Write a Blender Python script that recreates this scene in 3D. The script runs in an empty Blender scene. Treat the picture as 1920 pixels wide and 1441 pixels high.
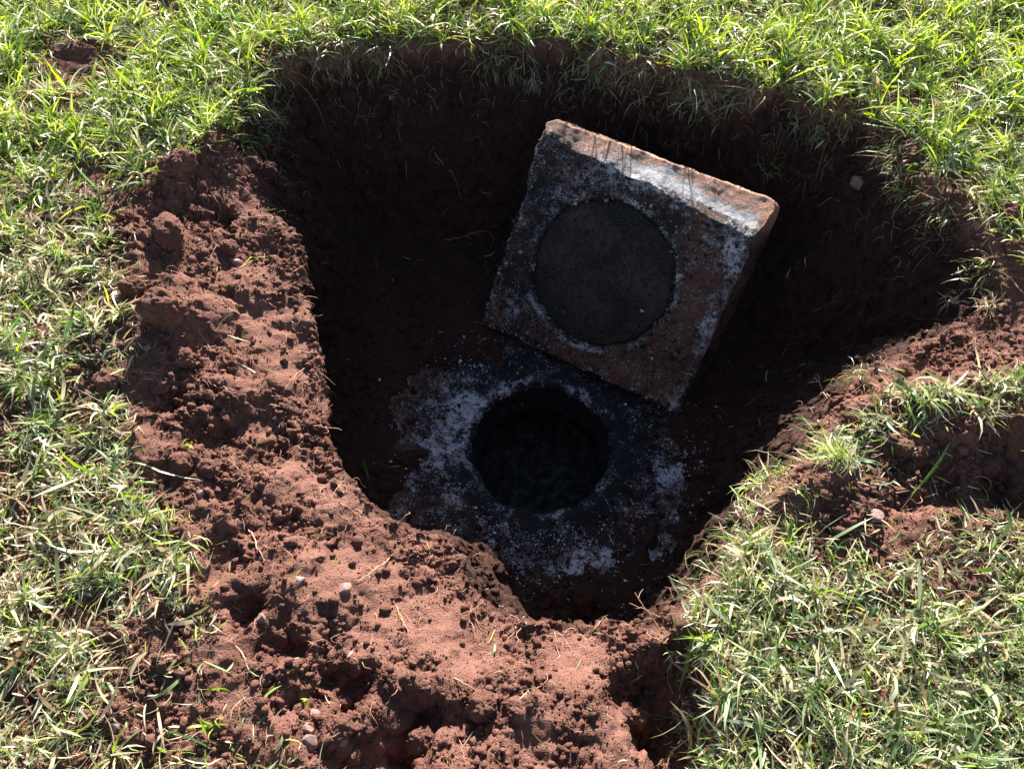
import bpy, math, random
import numpy as np
from mathutils import Vector
rng = np.random.default_rng(7)
random.seed(7)
S = bpy.context.scene
R = math.radians

# ------------------------------------------------------------------ camera, sky, sun, exposure
CAM_H, DEP, FPX = 1.55, R(57.0), 1507.0
CAM = np.array([0.0, -1.007, CAM_H])
cd = bpy.data.cameras.new('camera'); cd.sensor_width = 36; cd.lens = 36 * FPX / 1920
cd.clip_start = 0.02; cd.clip_end = 400
cam = bpy.data.objects.new('camera', cd); S.collection.objects.link(cam)
cam.location = CAM; cam.rotation_euler = (R(90) - DEP, 0, 0); S.camera = cam
SUN_EL, SUN_AZ = R(20.0), R(5.0)
sunv = Vector((math.sin(SUN_AZ) * math.cos(SUN_EL), math.cos(SUN_AZ) * math.cos(SUN_EL), math.sin(SUN_EL)))
w = bpy.data.worlds.new('World'); S.world = w; w.use_nodes = True
nt = w.node_tree; bg = nt.nodes['Background']
sky = nt.nodes.new('ShaderNodeTexSky'); sky.sky_type = 'NISHITA'; sky.sun_disc = False
sky.dust_density = 0.4; sky.sun_elevation = SUN_EL; sky.sun_rotation = SUN_AZ
nt.links.new(sky.outputs[0], bg.inputs[0]); bg.inputs[1].default_value = 0.05
sl = bpy.data.lights.new('sun', 'SUN'); sl.energy = 5.0; sl.angle = R(0.53); sl.color = (1.0, 0.955, 0.89)
so = bpy.data.objects.new('sun', sl); S.collection.objects.link(so)
so.rotation_euler = sunv.to_track_quat('Z', 'Y').to_euler(); so.location = (1, 6, 5)
vs = S.view_settings; vs.view_transform = 'Standard'; vs.look = 'None'; vs.gamma = 1; vs.use_curve_mapping = False
vs.exposure = 2.05
S.cycles.max_bounces = 5

# ------------------------------------------------------------------ helpers
FW = np.array([0, math.cos(DEP), -math.sin(DEP)]); UP = np.array([0, math.sin(DEP), math.cos(DEP)]); RT = np.array([1.0, 0, 0])
def ray(px, py):
    return FW + RT * ((px - 960) / FPX) + UP * ((720.5 - py) / FPX)
def P(px, py, z=0.0):
    d = ray(px, py); return CAM + d * ((z - CAM[2]) / d[2])

def _hash(ix, iy, iz, seed):
    h = (ix * 374761393 + iy * 668265263 + iz * 2147483647 + seed * 1274126177) & 0xFFFFFFFF
    h = ((h ^ (h >> 13)) * 1274126177) & 0xFFFFFFFF
    h = ((h ^ (h >> 15)) * 2246822519) & 0xFFFFFFFF
    return (h ^ (h >> 16)) & 0xFFFFFFFF
def noise(x, y, z=None, seed=0):
    """3-D gradient noise, about -1..1"""
    x = np.asarray(x, float); y = np.asarray(y, float)
    z = np.zeros_like(x) + 0.37 if z is None else np.asarray(z, float)
    x0 = np.floor(x).astype(np.int64); y0 = np.floor(y).astype(np.int64); z0 = np.floor(z).astype(np.int64)
    fx, fy, fz = x - x0, y - y0, z - z0
    u, v, ww = [t * t * t * (t * (t * 6 - 15) + 10) for t in (fx, fy, fz)]
    out = 0
    for dx in (0, 1):
        for dy in (0, 1):
            for dz in (0, 1):
                h = _hash(x0 + dx, y0 + dy, z0 + dz, seed)
                gx = ((h & 1023) / 511.5 - 1); gy = (((h >> 10) & 1023) / 511.5 - 1); gz = (((h >> 20) & 1023) / 511.5 - 1)
                out = out + (u if dx else 1 - u) * (v if dy else 1 - v) * (ww if dz else 1 - ww) * (gx * (fx - dx) + gy * (fy - dy) + gz * (fz - dz))
    return out * 1.4
def fbm(x, y, z=None, seed=0, octaves=3, gain=0.5):
    s = 0; a = 1.0; f = 1.0
    for o in range(octaves):
        s = s + a * noise(x * f, y * f, None if z is None else z * f, seed + o * 17); a *= gain; f *= 2.03
    return s
def worley(x, y, seed=0):
    """distance to nearest cell point (F1)"""
    x0 = np.floor(x).astype(np.int64); y0 = np.floor(y).astype(np.int64); best = np.full(np.shape(x), 9.0)
    for dx in (-1, 0, 1):
        for dy in (-1, 0, 1):
            h = _hash(x0 + dx, y0 + dy, x0 * 0, seed)
            cx = x0 + dx + (h & 1023) / 1023; cy = y0 + dy + ((h >> 10) & 1023) / 1023
            best = np.minimum(best, np.hypot(x - cx, y - cy))
    return best
def sstep(a, b, x):
    t = np.clip((x - a) / (b - a), 0, 1); return t * t * (3 - 2 * t)

def mesh_np(name, V, F, mat=None, parent=None, smooth=True, col=None, attrs=None):
    """V (n,3); F list of (m,k) int arrays with fixed k each"""
    me = bpy.data.meshes.new(name)
    if not isinstance(F, (list, tuple)): F = [F]
    nv = len(V); loops = np.concatenate([f.ravel() for f in F]).astype(np.int32)
    tot = np.concatenate([np.full(len(f), f.shape[1], np.int32) for f in F]); st = np.concatenate([[0], np.cumsum(tot)[:-1]]).astype(np.int32)
    me.vertices.add(nv); me.vertices.foreach_set('co', np.ascontiguousarray(V, dtype=np.float32).ravel())
    me.loops.add(len(loops)); me.loops.foreach_set('vertex_index', loops)
    me.polygons.add(len(tot)); me.polygons.foreach_set('loop_start', st); me.polygons.foreach_set('loop_total', tot)
    if smooth: me.polygons.foreach_set('use_smooth', np.ones(len(tot), bool))
    if col is not None:
        a = me.color_attributes.new('Col', 'FLOAT_COLOR', 'POINT')
        c = np.ones((nv, 4), np.float32); c[:, :3] = col; a.data.foreach_set('color', c.ravel())
    for k, v in (attrs or {}).items():
        a = me.attributes.new(k, 'FLOAT', 'POINT'); a.data.foreach_set('value', np.asarray(v, np.float32).ravel())
    me.update(calc_edges=True)
    if mat: me.materials.append(mat)
    o = bpy.data.objects.new(name, me); S.collection.objects.link(o)
    if parent: o.parent = parent
    return o
def tag(o, label=None, cat=None, group=None, kind=None):
    for k, v in (('label', label), ('category', cat), ('group', group), ('kind', kind)):
        if v: o[k] = v
    return o
def empty(name, loc):
    o = bpy.data.objects.new(name, None); o.location = loc; o.empty_display_size = 0.05; S.collection.objects.link(o); return o
def gridfaces(nx, ny, off=0):
    i, j = np.meshgrid(np.arange(nx - 1), np.arange(ny - 1), indexing='ij'); a = (i * ny + j).ravel() + off
    return np.stack([a, a + ny, a + ny + 1, a + 1], 1)

# ---- node helpers
class NT:
    def __init__(s, name):
        s.m = bpy.data.materials.new(name); s.m.use_nodes = True; s.t = s.m.node_tree; s.n = s.t.nodes; s.l = s.t.links
        s.b = s.n['Principled BSDF']; s.out = s.n['Material Output']
    def new(s, typ, **kw):
        n = s.n.new(typ)
        for k, v in kw.items(): setattr(n, k, v)
        return n
    def link(s, a, b): s.l.new(a, b)
    def val(s, v, sock):
        if hasattr(v, 'is_output') or isinstance(v, bpy.types.NodeSocket): s.link(v, sock)
        else: sock.default_value = v
    def coord(s, kind='Object'): return s.new('ShaderNodeTexCoord').outputs[kind]
    def noise(s, vec, scale, detail=4, rough=0.6, dist=0.0):
        n = s.new('ShaderNodeTexNoise'); s.link(vec, n.inputs['Vector']); n.inputs['Scale'].default_value = scale
        n.inputs['Detail'].default_value = detail; n.inputs['Roughness'].default_value = rough; n.inputs['Distortion'].default_value = dist
        return n.outputs['Fac']
    def vor(s, vec, scale, feature='F1', out='Distance'):
        n = s.new('ShaderNodeTexVoronoi', feature=feature); s.link(vec, n.inputs['Vector']); n.inputs['Scale'].default_value = scale
        return n.outputs[out]
    def ramp(s, fac, a, b, c0=(0, 0, 0, 1), c1=(1, 1, 1, 1)):
        n = s.new('ShaderNodeMapRange', interpolation_type='SMOOTHSTEP'); s.val(fac, n.inputs[0])
        n.inputs[1].default_value = a; n.inputs[2].default_value = b; return n.outputs[0]
    def math(s, op, a, b=0.0):
        n = s.new('ShaderNodeMath', operation=op); s.val(a, n.inputs[0]); s.val(b, n.inputs[1]); return n.outputs[0]
    def mix(s, f, a, b):
        n = s.new('ShaderNodeMix', data_type='RGBA'); s.val(f, n.inputs[0])
        for v, k in ((a, 6), (b, 7)):
            if isinstance(v, tuple): v = (*v, 1) if len(v) == 3 else v
            s.val(v, n.inputs[k])
        return n.outputs[2]
    def attr(s, name, out='Fac'):
        n = s.new('ShaderNodeAttribute', attribute_name=name); return n.outputs[out]
    def bump(s, h, strength=1.0, dist=0.002, nrm=None):
        n = s.new('ShaderNodeBump'); n.inputs['Strength'].default_value = strength; n.inputs['Distance'].default_value = dist
        s.link(h, n.inputs['Height'])
        if nrm: s.link(nrm, n.inputs['Normal'])
        return n.outputs[0]

# ------------------------------------------------------------------ materials
def soil_material(name, turf=False):
    t = NT(name); c = t.coord()
    n1 = t.noise(c, 9, 5, 0.6); n2 = t.noise(c, 70, 5, 0.7); n3 = t.noise(c, 340, 4, 0.7)
    col = t.mix(t.ramp(n1, 0.3, 0.7), (0.140, 0.062, 0.044), (0.225, 0.106, 0.076))
    col = t.mix(t.ramp(n2, 0.42, 0.72), col, (0.100, 0.046, 0.034))
    col = t.mix(t.ramp(n3, 0.60, 0.72), col, (0.31, 0.18, 0.14))
    spk = t.ramp(t.vor(c, 110), 0.10, 0.05)
    col = t.mix(t.math('MULTIPLY', spk, t.ramp(t.noise(c, 40, 2), 0.55, 0.6)), col, (0.42, 0.30, 0.25))
    if turf:
        thatch = t.mix(t.ramp(t.noise(c, 120, 4, 0.7), 0.4, 0.65), (0.045, 0.027, 0.018), (0.125, 0.088, 0.050))
        col = t.mix(t.math('MULTIPLY', t.attr('turf'), 0.75), col, thatch)
    col = t.mix(t.math('MULTIPLY', t.attr('dust'), t.ramp(n2, 0.75, 0.35)), col, (0.215, 0.103, 0.075))
    shade_col = t.mix(t.ramp(n2, 0.4, 0.65), (0.036, 0.0165, 0.0125), (0.060, 0.028, 0.021))
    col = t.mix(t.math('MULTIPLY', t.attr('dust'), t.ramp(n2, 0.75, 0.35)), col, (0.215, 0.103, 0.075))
    shade_col = t.mix(t.ramp(n3, 0.62, 0.74), shade_col, (0.11, 0.06, 0.045))
    col = t.mix(t.attr('pit_shade'), col, shade_col)  # darker soil tone paints the pit's shade into the colour
    t.link(col, t.b.inputs['Base Color']); t.b.inputs['Roughness'].default_value = 0.95
    t.b.inputs['Specular IOR Level'].default_value = 0.15
    b1 = t.bump(t.noise(c, 160, 6, 0.75), 1.0, 0.006)
    b2 = t.bump(t.vor(c, 260), 0.7, 0.003, b1)
    t.link(b2, t.b.inputs['Normal'])
    return t.m
M_soil = soil_material('red_soil', True)
M_clod = soil_material('red_soil_clod')

def leaf_material():
    t = NT('grass_blades'); col = t.attr('Col', 'Color'); c = t.coord()
    col = t.mix(t.ramp(t.noise(c, 300, 3), 0.35, 0.7), col, (0.62, 0.60, 0.36)) if False else col
    t.link(col, t.b.inputs['Base Color']); t.b.inputs['Roughness'].default_value = 0.43; t.b.inputs['Specular IOR Level'].default_value = 0.5
    tr = t.new('ShaderNodeBsdfTranslucent')
    g = t.new('ShaderNodeHueSaturation'); g.inputs['Saturation'].default_value = 1.15; g.inputs['Value'].default_value = 1.5; t.link(col, g.inputs['Color'])
    t.link(g.outputs[0], tr.inputs[0])
    mx = t.new('ShaderNodeMixShader'); mx.inputs[0].default_value = 0.36
    t.link(t.b.outputs[0], mx.inputs[1]); t.link(tr.outputs[0], mx.inputs[2]); t.link(mx.outputs[0], t.out.inputs[0])
    return t.m
M_leaf = leaf_material()

t = NT('root_fibre'); c = t.coord()
t.link(t.mix(t.noise(c, 60, 3), (0.62, 0.36, 0.22), (0.42, 0.21, 0.13)), t.b.inputs['Base Color']); t.b.inputs['Roughness'].default_value = 0.7
M_root = t.m

t = NT('pinkish_stone'); c = t.coord()
col = t.mix(t.ramp(t.noise(c, 45, 5, 0.7), 0.35, 0.65), (0.14, 0.085, 0.075), (0.29, 0.19, 0.175))
col = t.mix(t.ramp(t.noise(c, 60, 4, 0.7), 0.47, 0.6), col, (0.19, 0.085, 0.058))
t.link(col, t.b.inputs['Base Color']); t.b.inputs['Roughness'].default_value = 0.75
t.link(t.bump(t.noise(c, 220, 5, 0.7), 0.7, 0.002), t.b.inputs['Normal'])
M_stone = t.m

def crusted_concrete(name, brown=(0.15, 0.070, 0.045), black=(0.013, 0.0105, 0.010), white=(0.50, 0.455, 0.455), grain=1.0):
    """attributes: brown, white (0..1) steer how much dirt or lime the black slime crust shows"""
    t = NT(name); c = t.coord()
    nb = t.noise(c, 16 * grain, 7, 0.68, 0.6); nw = t.noise(c, 42 * grain, 8, 0.78, 0.5); nf = t.noise(c, 190, 5, 0.75)
    fb = t.ramp(t.math('ADD', t.math('ADD', t.math('MULTIPLY', nb, .6), t.math('MULTIPLY', t.noise(c, 85, 6, 0.8), .4)), t.math('SUBTRACT', t.attr('brown'), 0.5)), 0.45, 0.62)
    dark = t.mix(t.ramp(nf, 0.35, 0.7), black, tuple(2.6 * v for v in black))
    brn = t.mix(t.ramp(nf, 0.35, 0.68), tuple(0.45 * v for v in brown), tuple(1.35 * v for v in brown))
    brn = t.mix(t.ramp(t.attr('brown'), 0.72, 0.95), brn, t.mix(t.ramp(nf, 0.35, 0.65), (0.24, 0.10, 0.06), (0.52, 0.27, 0.17)))
    col = t.mix(fb, dark, brn)
    w1 = t.math('ADD', t.math('MULTIPLY', nw, 0.42), t.math('ADD', t.math('MULTIPLY', nf, 0.43), t.math('MULTIPLY', t.noise(c, 75, 4, 0.7), 0.15)))
    fw = t.ramp(t.math('ADD', w1, t.math('SUBTRACT', t.attr('white'), 0.5)), 0.50, 0.60)
    wc = t.mix(t.ramp(t.noise(c, 90, 5, 0.7), 0.35, 0.65), tuple(0.62 * v for v in white), white)
    col = t.mix(fw, col, wc)
    fl1 = t.math('MULTIPLY', t.ramp(t.noise(c, 230, 3, 0.6), 0.58, 0.64), t.ramp(t.math('ADD', t.noise(c, 19, 4, 0.6), t.math('SUBTRACT', t.attr('white'), 0.45)), 0.46, 0.58))
    col = t.mix(fl1, col, tuple(0.9 * v for v in white))
    col = t.mix(t.math('MULTIPLY', t.ramp(t.noise(c, 60, 5, 0.75), 0.52, 0.60), t.ramp(t.attr('brown'), 0.9, 0.6)), col, black)
    t.link(col, t.b.inputs['Base Color'])
    t.b.inputs['Roughness'].default_value = 0.8; t.b.inputs['Specular IOR Level'].default_value = 0.3
    h = t.math('ADD', t.math('MULTIPLY', fw, 0.5), t.math('ADD', nf, t.math('MULTIPLY', nb, 1.5)))
    t.link(t.bump(h, 0.9, 0.006), t.b.inputs['Normal'])
    return t.m
M_slab = crusted_concrete('crusted_concrete_lid', white=(0.62, 0.57, 0.56))
M_deck = crusted_concrete('crusted_concrete_tank', black=(0.008, 0.0075, 0.0085), white=(0.70, 0.66, 0.70), grain=0.9)
t = NT('lid_plug_face'); c = t.coord()
g1 = t.noise(c, 7, 5, 0.65, .6); g2 = t.noise(c, 48, 6, 0.75); g3 = t.noise(c, 230, 5, 0.8)
col = t.mix(t.ramp(g1, 0.35, 0.68), (0.018, 0.0165, 0.016), (0.092, 0.073, 0.052))
col = t.mix(t.ramp(g2, 0.46, 0.62), col, (0.026, 0.021, 0.018))
col = t.mix(t.ramp(g3, 0.50, 0.66), col, (0.135, 0.108, 0.080))
col = t.mix(t.ramp(g3, 0.46, 0.36), col, (0.009, 0.008, 0.008))
col = t.mix(t.ramp(t.noise(c, 420, 2, 0.5), 0.68, 0.73), col, (0.36, 0.30, 0.20))
t.link(col, t.b.inputs['Base Color']); t.b.inputs['Roughness'].default_value = 0.85; t.b.inputs['Specular IOR Level'].default_value = 0.2
t.link(t.bump(t.math('ADD', g3, g2), 1.0, 0.008), t.b.inputs['Normal']); M_plug = t.m
t = NT('black_sludge'); c = t.coord()
col = t.mix(t.ramp(t.noise(c, 30, 6, 0.7), 0.4, 0.7), (0.007, 0.007, 0.006), (0.055, 0.048, 0.040))
t.link(col, t.b.inputs['Base Color']); t.b.inputs['Roughness'].default_value = 0.8; t.b.inputs['Specular IOR Level'].default_value = 0.15
t.link(t.bump(t.noise(c, 90, 6, 0.75), 0.9, 0.008), t.b.inputs['Normal']); M_sludge = t.m
t = NT('lime_flake'); c = t.coord()
t.link(t.mix(t.noise(c, 120, 3), (0.38, 0.34, 0.35), (0.75, 0.72, 0.76)), t.b.inputs['Base Color']); t.b.inputs['Roughness'].default_value = 0.85
M_flake = t.m

# ------------------------------------------------------------------ relief of the ground
OUT = [(500,105,0),(620,82,0),(760,74,0),(960,60,0),(1130,95,0),(1300,135,0),(1500,175,0),(1660,215,0),(1740,320,0),(1830,410,0),(1930,500,0),(2050,600,0),
       (2050,740,0.0),(1900,770,0.0),(1780,800,.0),(1600,850,.0),(1530,890,0),(1432,962,0),(1375,1060,0),(1325,1125,0),(1285,1200,0),(1300,1300,0),(1290,1441,0),(1290,1560,0),
       (620,1560,0),(545,1441,0),(485,1300,0),(425,1200,0),(375,1100,0),(330,1000,0),(250,930,0),(262,880,0),(235,780,0),(240,700,0),(262,620,0),(230,540,0),(240,480,0),(220,400,0),(290,330,0),(350,290,0),(460,225,0)]
# lip of the pit: px, py, height of lip, horizontal width of the wall below it
LIP = [(520,128,-.03,.36),(640,108,-.04,.36),(760,102,-.04,.36),(960,88,-.04,.36),(1130,122,-.04,.34),(1300,165,-.04,.34),(1500,202,-.03,.36),(1640,245,-.03,.42),
       (1712,340,-.03,.45),(1800,440,-.03,.46),(1868,520,-.03,.46),(1850,590,-.05,.45),(1760,632,-.07,.38),(1640,685,-.07,.30),(1550,765,-.07,.18),(1510,850,-.06,.12),
       (1410,945,-.04,.12),(1355,1050,-.04,.12),(1300,1115,-.05,.12),(1240,1188,-.10,.09),(1100,1172,-.15,.09),(960,1150,-.15,.09),(880,1090,-.17,.17),(820,1010,-.19,.27),
       (700,965,-.14,.15),(625,890,-.13,.05),(603,750,-.13,.05),(590,620,-.13,.06),(552,500,-.13,.09),(515,400,-.13,.14),(495,330,-.13,.22),(440,285,-.10,.30),(475,205,-.06,.34)]
FLOOR = -0.580
def topoly(L): return np.array([P(a[0], a[1], a[2])[:2] for a in L])
PO, PL = topoly(OUT), topoly(LIP)
def poly_dist(x, y, poly):
    """signed distance (positive inside)"""
    d = np.full(x.shape, 1e9); ins = np.zeros(x.shape, bool); n = len(poly)
    for i in range(n):
        ax, ay = poly[i]; bx, by = poly[(i + 1) % n]; ex, ey = bx - ax, by - ay
        tt = np.clip(((x - ax) * ex + (y - ay) * ey) / (ex * ex + ey * ey), 0, 1)
        d = np.minimum(d, np.hypot(x - ax - tt * ex, y - ay - tt * ey))
        c = ((ay > y) != (by > y))
        if abs(ey) > 1e-9: ins ^= c & (x < (y - ay) / ey * ex + ax)
    return np.where(ins, d, -d)
# bumps and hollows: px, py, radius in m, height
BUMPS = [(470,1150,.04,-.06),(540,1215,.04,-.045),(430,1075,.04,-.035),(640,1300,.055,-.075),(770,1380,.055,-.09),(700,1430,.055,-.08),(560,1330,.04,-.03),
         (880,1370,.05,-.03),(990,1240,.06,.02),(760,1200,.09,.03),(560,1050,.07,.03),(620,1120,.07,.02),(950,1330,.06,.03),(1080,1300,.07,.015),(840,1260,.05,.02),
         (430,740,.05,.03),(500,840,.05,-.03),(400,830,.045,-.03),(330,760,.04,-.05),(345,610,.05,.03),(320,470,.05,.02),(350,350,.05,.02),(470,430,.05,-.03),(420,390,.035,-.04),
         (560,560,.05,.01),(500,700,.05,.02),(300,880,.05,.015),(470,520,.06,.02),(400,600,.06,.03),(500,930,.08,.03),(600,950,.06,.02),
         (1250,1300,.05,-.13),(1240,1400,.06,-.14),(1270,1220,.03,-.08),(1200,1330,.05,-.05),(1300,1360,.03,-.05),
         (1650,920,.09,-.02),(1760,930,.06,-.05),(1860,910,.06,-.06),(1900,960,.05,-.05),(1620,800,.06,.05),(1720,775,.06,.06),(1820,755,.06,.06),(1900,740,.06,.055),(1780,820,.05,.04),(1880,830,.05,.045),
         (1640,730,.06,.02),(1880,640,.07,-.01),(1430,900,.035,.03),(1560,930,.07,.03),(1500,960,.06,.02),
         (1270,270,.10,.07),(1340,320,.09,.09),(500,260,.08,.05),(600,280,.09,.05),(560,230,.07,.03),
         (470,245,.05,.05),(520,300,.05,.05),(430,265,.04,.03),(150,120,.05,.015),(330,15,.05,.015),(650,1420,.05,0)]
def base_height(x, y):
    wx = x + 0.040 * noise(x * 6, y * 6, seed=3) + 0.012 * noise(x * 19, y * 19, seed=4) * 1.5 + .005 * noise(x * 60, y * 60, seed=7)
    wy = y + 0.040 * noise(x * 6, y * 6, seed=5) + 0.012 * noise(x * 19, y * 19, seed=6) * 1.5 + .005 * noise(x * 60, y * 60, seed=8)
    dl = poly_dist(wx, wy, PL); do = poly_dist(wx, wy, PO)
    # weights of the lip's own values
    sw = 0; zl = 0; wd = 0
    n = len(PL)
    for i in range(n):
        for k in (0.0, 0.5):
            p = PL[i] * (1 - k) + PL[(i + 1) % n] * k; a = LIP[i]; b = LIP[(i + 1) % n]
            q = 1 / ((wx - p[0]) ** 2 + (wy - p[1]) ** 2 + 0.0006) ** 2
            sw = sw + q; zl = zl + q * (a[2] * (1 - k) + b[2] * k); wd = wd + q * (a[3] * (1 - k) + b[3] * k)
    zl = zl / sw; wd = wd / sw
    und = 0.012 * noise(x * 2.2, y * 2.2, seed=9) + 0.006 * noise(x * 6, y * 6, seed=10)
    tt = np.clip(-dl / (np.maximum(-dl, 0) + np.maximum(do, 1e-4) + 0.012), 0, 1)
    outer = zl * (1 - sstep(0, 1, tt)) + und
    t2 = np.clip(dl / wd, 0, 1)
    inner = zl + (FLOOR - zl) * (1 - (1 - t2) ** (1 + .5 * sstep(.1, .3, wd)))
    z = np.where(dl > 0, inner + und * (1 - t2), outer)
    bx = x + 0.035 * noise(x * 11, y * 11, seed=160) + .014 * noise(x * 30, y * 30, seed=161); by = y + 0.035 * noise(x * 11, y * 11, seed=162) + .014 * noise(x * 30, y * 30, seed=163)
    for px, py, r, h in BUMPS:
        c = P(px, py, -0.06 if h > -.1 else -0.1); q = ((bx - c[0]) ** 2 + (by - c[1]) ** 2) / (r * r)
        z = z + h * np.exp(-q * q * 0.6 - q * 0.4)
    return z, dl, do
# bare patches in the turf: px, py, radius m, strength
BARE = [(1900,850,.12,1),(1780,850,.09,1),(1700,905,.10,1),(1560,965,.08,.9),(150,118,.19,1),(330,12,.09,1),(260,205,.03,.8),(60,290,.06,.6),(30,230,.04,.7),(270,255,.05,.8),(150,290,.05,.7),(1600,940,.13,1),(1480,960,.06,.7),(1750,950,.13,1),(1880,900,.14,1),(1900,620,.16,.9),(1800,690,.12,.8),
        (1650,740,.10,.8),(1870,840,.10,.95),(1720,860,.05,.9),(1895,400,.05,.9),(1900,560,.06,.8),(330,1330,.16,.75),(200,1400,.14,.7),(420,1400,.14,.9),(150,1150,.07,.4),(300,1150,.1,.5),
        (230,720,.06,.8),(250,400,.15,.9),(110,430,.10,.7),(180,330,.08,.7),(60,400,.05,.7),(170,560,.06,.6),(200,640,.05,.6),(150,860,.05,.6),(60,1330,.06,.5),(250,1230,.08,.8),(400,1280,.1,.7),(240,540,.05,.8),(1330,1180,.04,.5),(1700,1290,.03,.5),(1590,1190,.03,.6),(300,1010,.06,.6),(1560,1060,.05,.5),(1860,1390,.05,.4),
        (1000,110,.07,.7),(800,110,.06,.6),(650,110,.05,.5)]
# turf kept although it lies on the bared bank: px, py, radius
KEEP = [(1420,900,.045),(1400,960,.035),(1380,1010,.03),(1560,860,.045),(1600,830,.05),(1660,790,.05),(1720,775,.035),(1780,765,.035),(1840,750,.035),(1900,745,.035),(1690,740,.03),(1380,1055,.035),(1335,1110,.035),(1310,1150,.03)]
def turf_density(x, y, do):
    g = sstep(0.025, -0.05, do + 0.022 * noise(x * 14, y * 14, seed=20) + 0.014 * noise(x * 45, y * 45, seed=21))
    for px, py, r, s in BARE:
        c = P(px, py, 0); g = g * (1 - s * np.exp(-(((x - c[0]) ** 2 + (y - c[1]) ** 2) / r ** 2) ** 1.5))
    for px, py, r in KEEP:
        c = P(px, py, 0); g = np.maximum(g, np.exp(-(((x - c[0]) ** 2 + (y - c[1]) ** 2) / r ** 2) ** 2))
    g = g * (1 - .35 * sstep(-.45, -.8, x) * sstep(1.0, .4, y) * np.clip(.5 + 2.2 * noise(x * 8, y * 8, seed=25), 0, 1.9))
    return g * np.clip(0.72 + 1.5 * noise(x * 15, y * 15, seed=22) + .8 * noise(x * 38, y * 38, seed=24) + .5 * noise(x * 5, y * 5, seed=23), 0.10, 1)

def axis(a, b, step, lo, hi):
    core = np.arange(a, b, step); L = []; s = step; v = a
    while v > lo: s = min(s * 1.06, 3.0); v -= s; L.append(v)
    Rr = []; s = step; v = core[-1]
    while v < hi: s = min(s * 1.06, 3.0); v += s; Rr.append(v)
    return np.concatenate([L[::-1], core, Rr])
xs = axis(-1.10, 1.25, 0.0042, -60, 60); ys = axis(-0.92, 1.30, 0.0042, -40, 80)
X, Y = np.meshgrid(xs, ys, indexing='ij')
Z, DL, DO = base_height(X, Y)
near = np.exp(-np.maximum(0, np.hypot(X, Y - .2) - 2.5))
G = turf_density(X, Y, DO)
# deck of the tank clears the soil floor
TC = P(1015, 834, -0.60)[:2]; TR = 0.212
rt = np.hypot(X - TC[0] - .03, (Y - TC[1] + .02) * 1.08)
soilm = 1 - np.clip(G, 0, 1)
cut = sstep(0.0, 0.05, DL) * 0.75                       # spade-cut walls are smoother
rough = soilm * (1 - cut * 0.35) * near
lump = fbm(X * 13, Y * 13, Z * 10, seed=31, octaves=2)
mid = fbm(X * 34, Y * 34, Z * 24, seed=41, octaves=3, gain=.6)
w1 = worley(X * 32 + lump * .6, Y * 32, seed=5); w2 = worley(X * 75 + mid * .5, Y * 75, seed=6)
patch = sstep(-0.25, 0.35, noise(X * 7, Y * 7, seed=50))       # where the crumbs lie loose rather than pressed smooth
pass
Z = Z + G * near * (0.006 * lump + 0.004 * mid)
# pressed, dusty places on the banks
DUST = [(640,935,.08),(560,905,.07),(690,1090,.09),(780,1160,.09),(880,1200,.08),(620,1060,.06),(520,640,.08),(560,580,.06),(470,590,.06),(545,700,.05),(1080,1215,.07),(1150,1400,.06),(420,1230,.05),(470,1340,.05),(360,1120,.03),(1000,1380,.05),(700,1210,.06)]
dust = X * 0
for px, py, r_ in DUST:
    c = P(px, py, -.1); dust = np.maximum(dust, np.exp(-(((X - c[0]) ** 2 + (Y - c[1]) ** 2) / r_ ** 2) ** 1.3))
dust = sstep(.25, .75, dust + .35 * noise(X * 20, Y * 20, seed=180) + .2 * noise(X * 55, Y * 55, seed=181)) * (dust > .02)
calm = 1 - .72 * dust
Z = Z + rough * (0.014 * lump + calm * ((0.0045 + 0.007 * patch) * mid + (0.004 + .010 * patch) * (0.5 - w1) + (0.003 + .007 * patch) * (0.5 - w2)))
wallz = sstep(0, .06, DL) * sstep(-.56, -.45, Z)
Z = Z + wallz * near * (.035 * fbm(X * 8, Y * 8, Z * 8, seed=190, octaves=3, gain=.6) + .012 * np.clip(fbm(X * 24, Y * 24, Z * 24, seed=195), 0, 2))
# floor round the tank
fl = sstep(0.27, 0.50, rt + 0.17 * noise(X * 5, Y * 5, seed=60) + .08 * noise(X * 18, Y * 18, seed=61) + .02 * noise(X * 50, Y * 50, seed=62))
Z = np.where((DL > 0) & (rt < .66), np.minimum(Z, np.maximum(Z * fl + (1 - fl) * -0.66, -.66)), Z)
Z = np.where(np.hypot(X - TC[0], Y - TC[1]) < 0.30, -0.66, Z)
under = sstep(-.14, -.42, Z) * sstep(.42, .02, np.abs(X + .48)) * sstep(-.42, -.15, Y) * sstep(.75, .45, Y) * (DL > 0)
gzx, gzy = np.gradient(Z, xs, ys); steep = sstep(.7, 2.2, np.hypot(gzx, gzy)) * near
amp = rough * 0.007 + steep * .010
ch = lambda sd: noise(X * 34, Y * 34, Z * 34, seed=sd) + .55 * noise(X * 80, Y * 80, Z * 80, seed=sd + 7)
HX = X - .115 * under + amp * ch(71); HY = Y + amp * ch(91)
pit_shade = sstep(-.01, .025, DL + .02 * noise(X * 14, Y * 14, seed=150)) * sstep(.02, -.04, Z) * .95  # mask for shade painted on the soil inside the lip
V = np.stack([HX.ravel(), HY.ravel(), Z.ravel()], 1)
# the shaft goes through the sheet
F = gridfaces(len(xs), len(ys))
rc = np.hypot(X - TC[0], Y - TC[1]).ravel()
F = F[rc[F].min(1) > 0.262]
ground = mesh_np('ground', V, F, M_soil, attrs={'turf': G.ravel() * near.ravel(), 'pit_shade': pit_shade.ravel(), 'dust': (dust * (1 - G)).ravel()})
tag(ground, 'red earth with a deep dug pit in the middle', None, None, 'structure')

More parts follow.
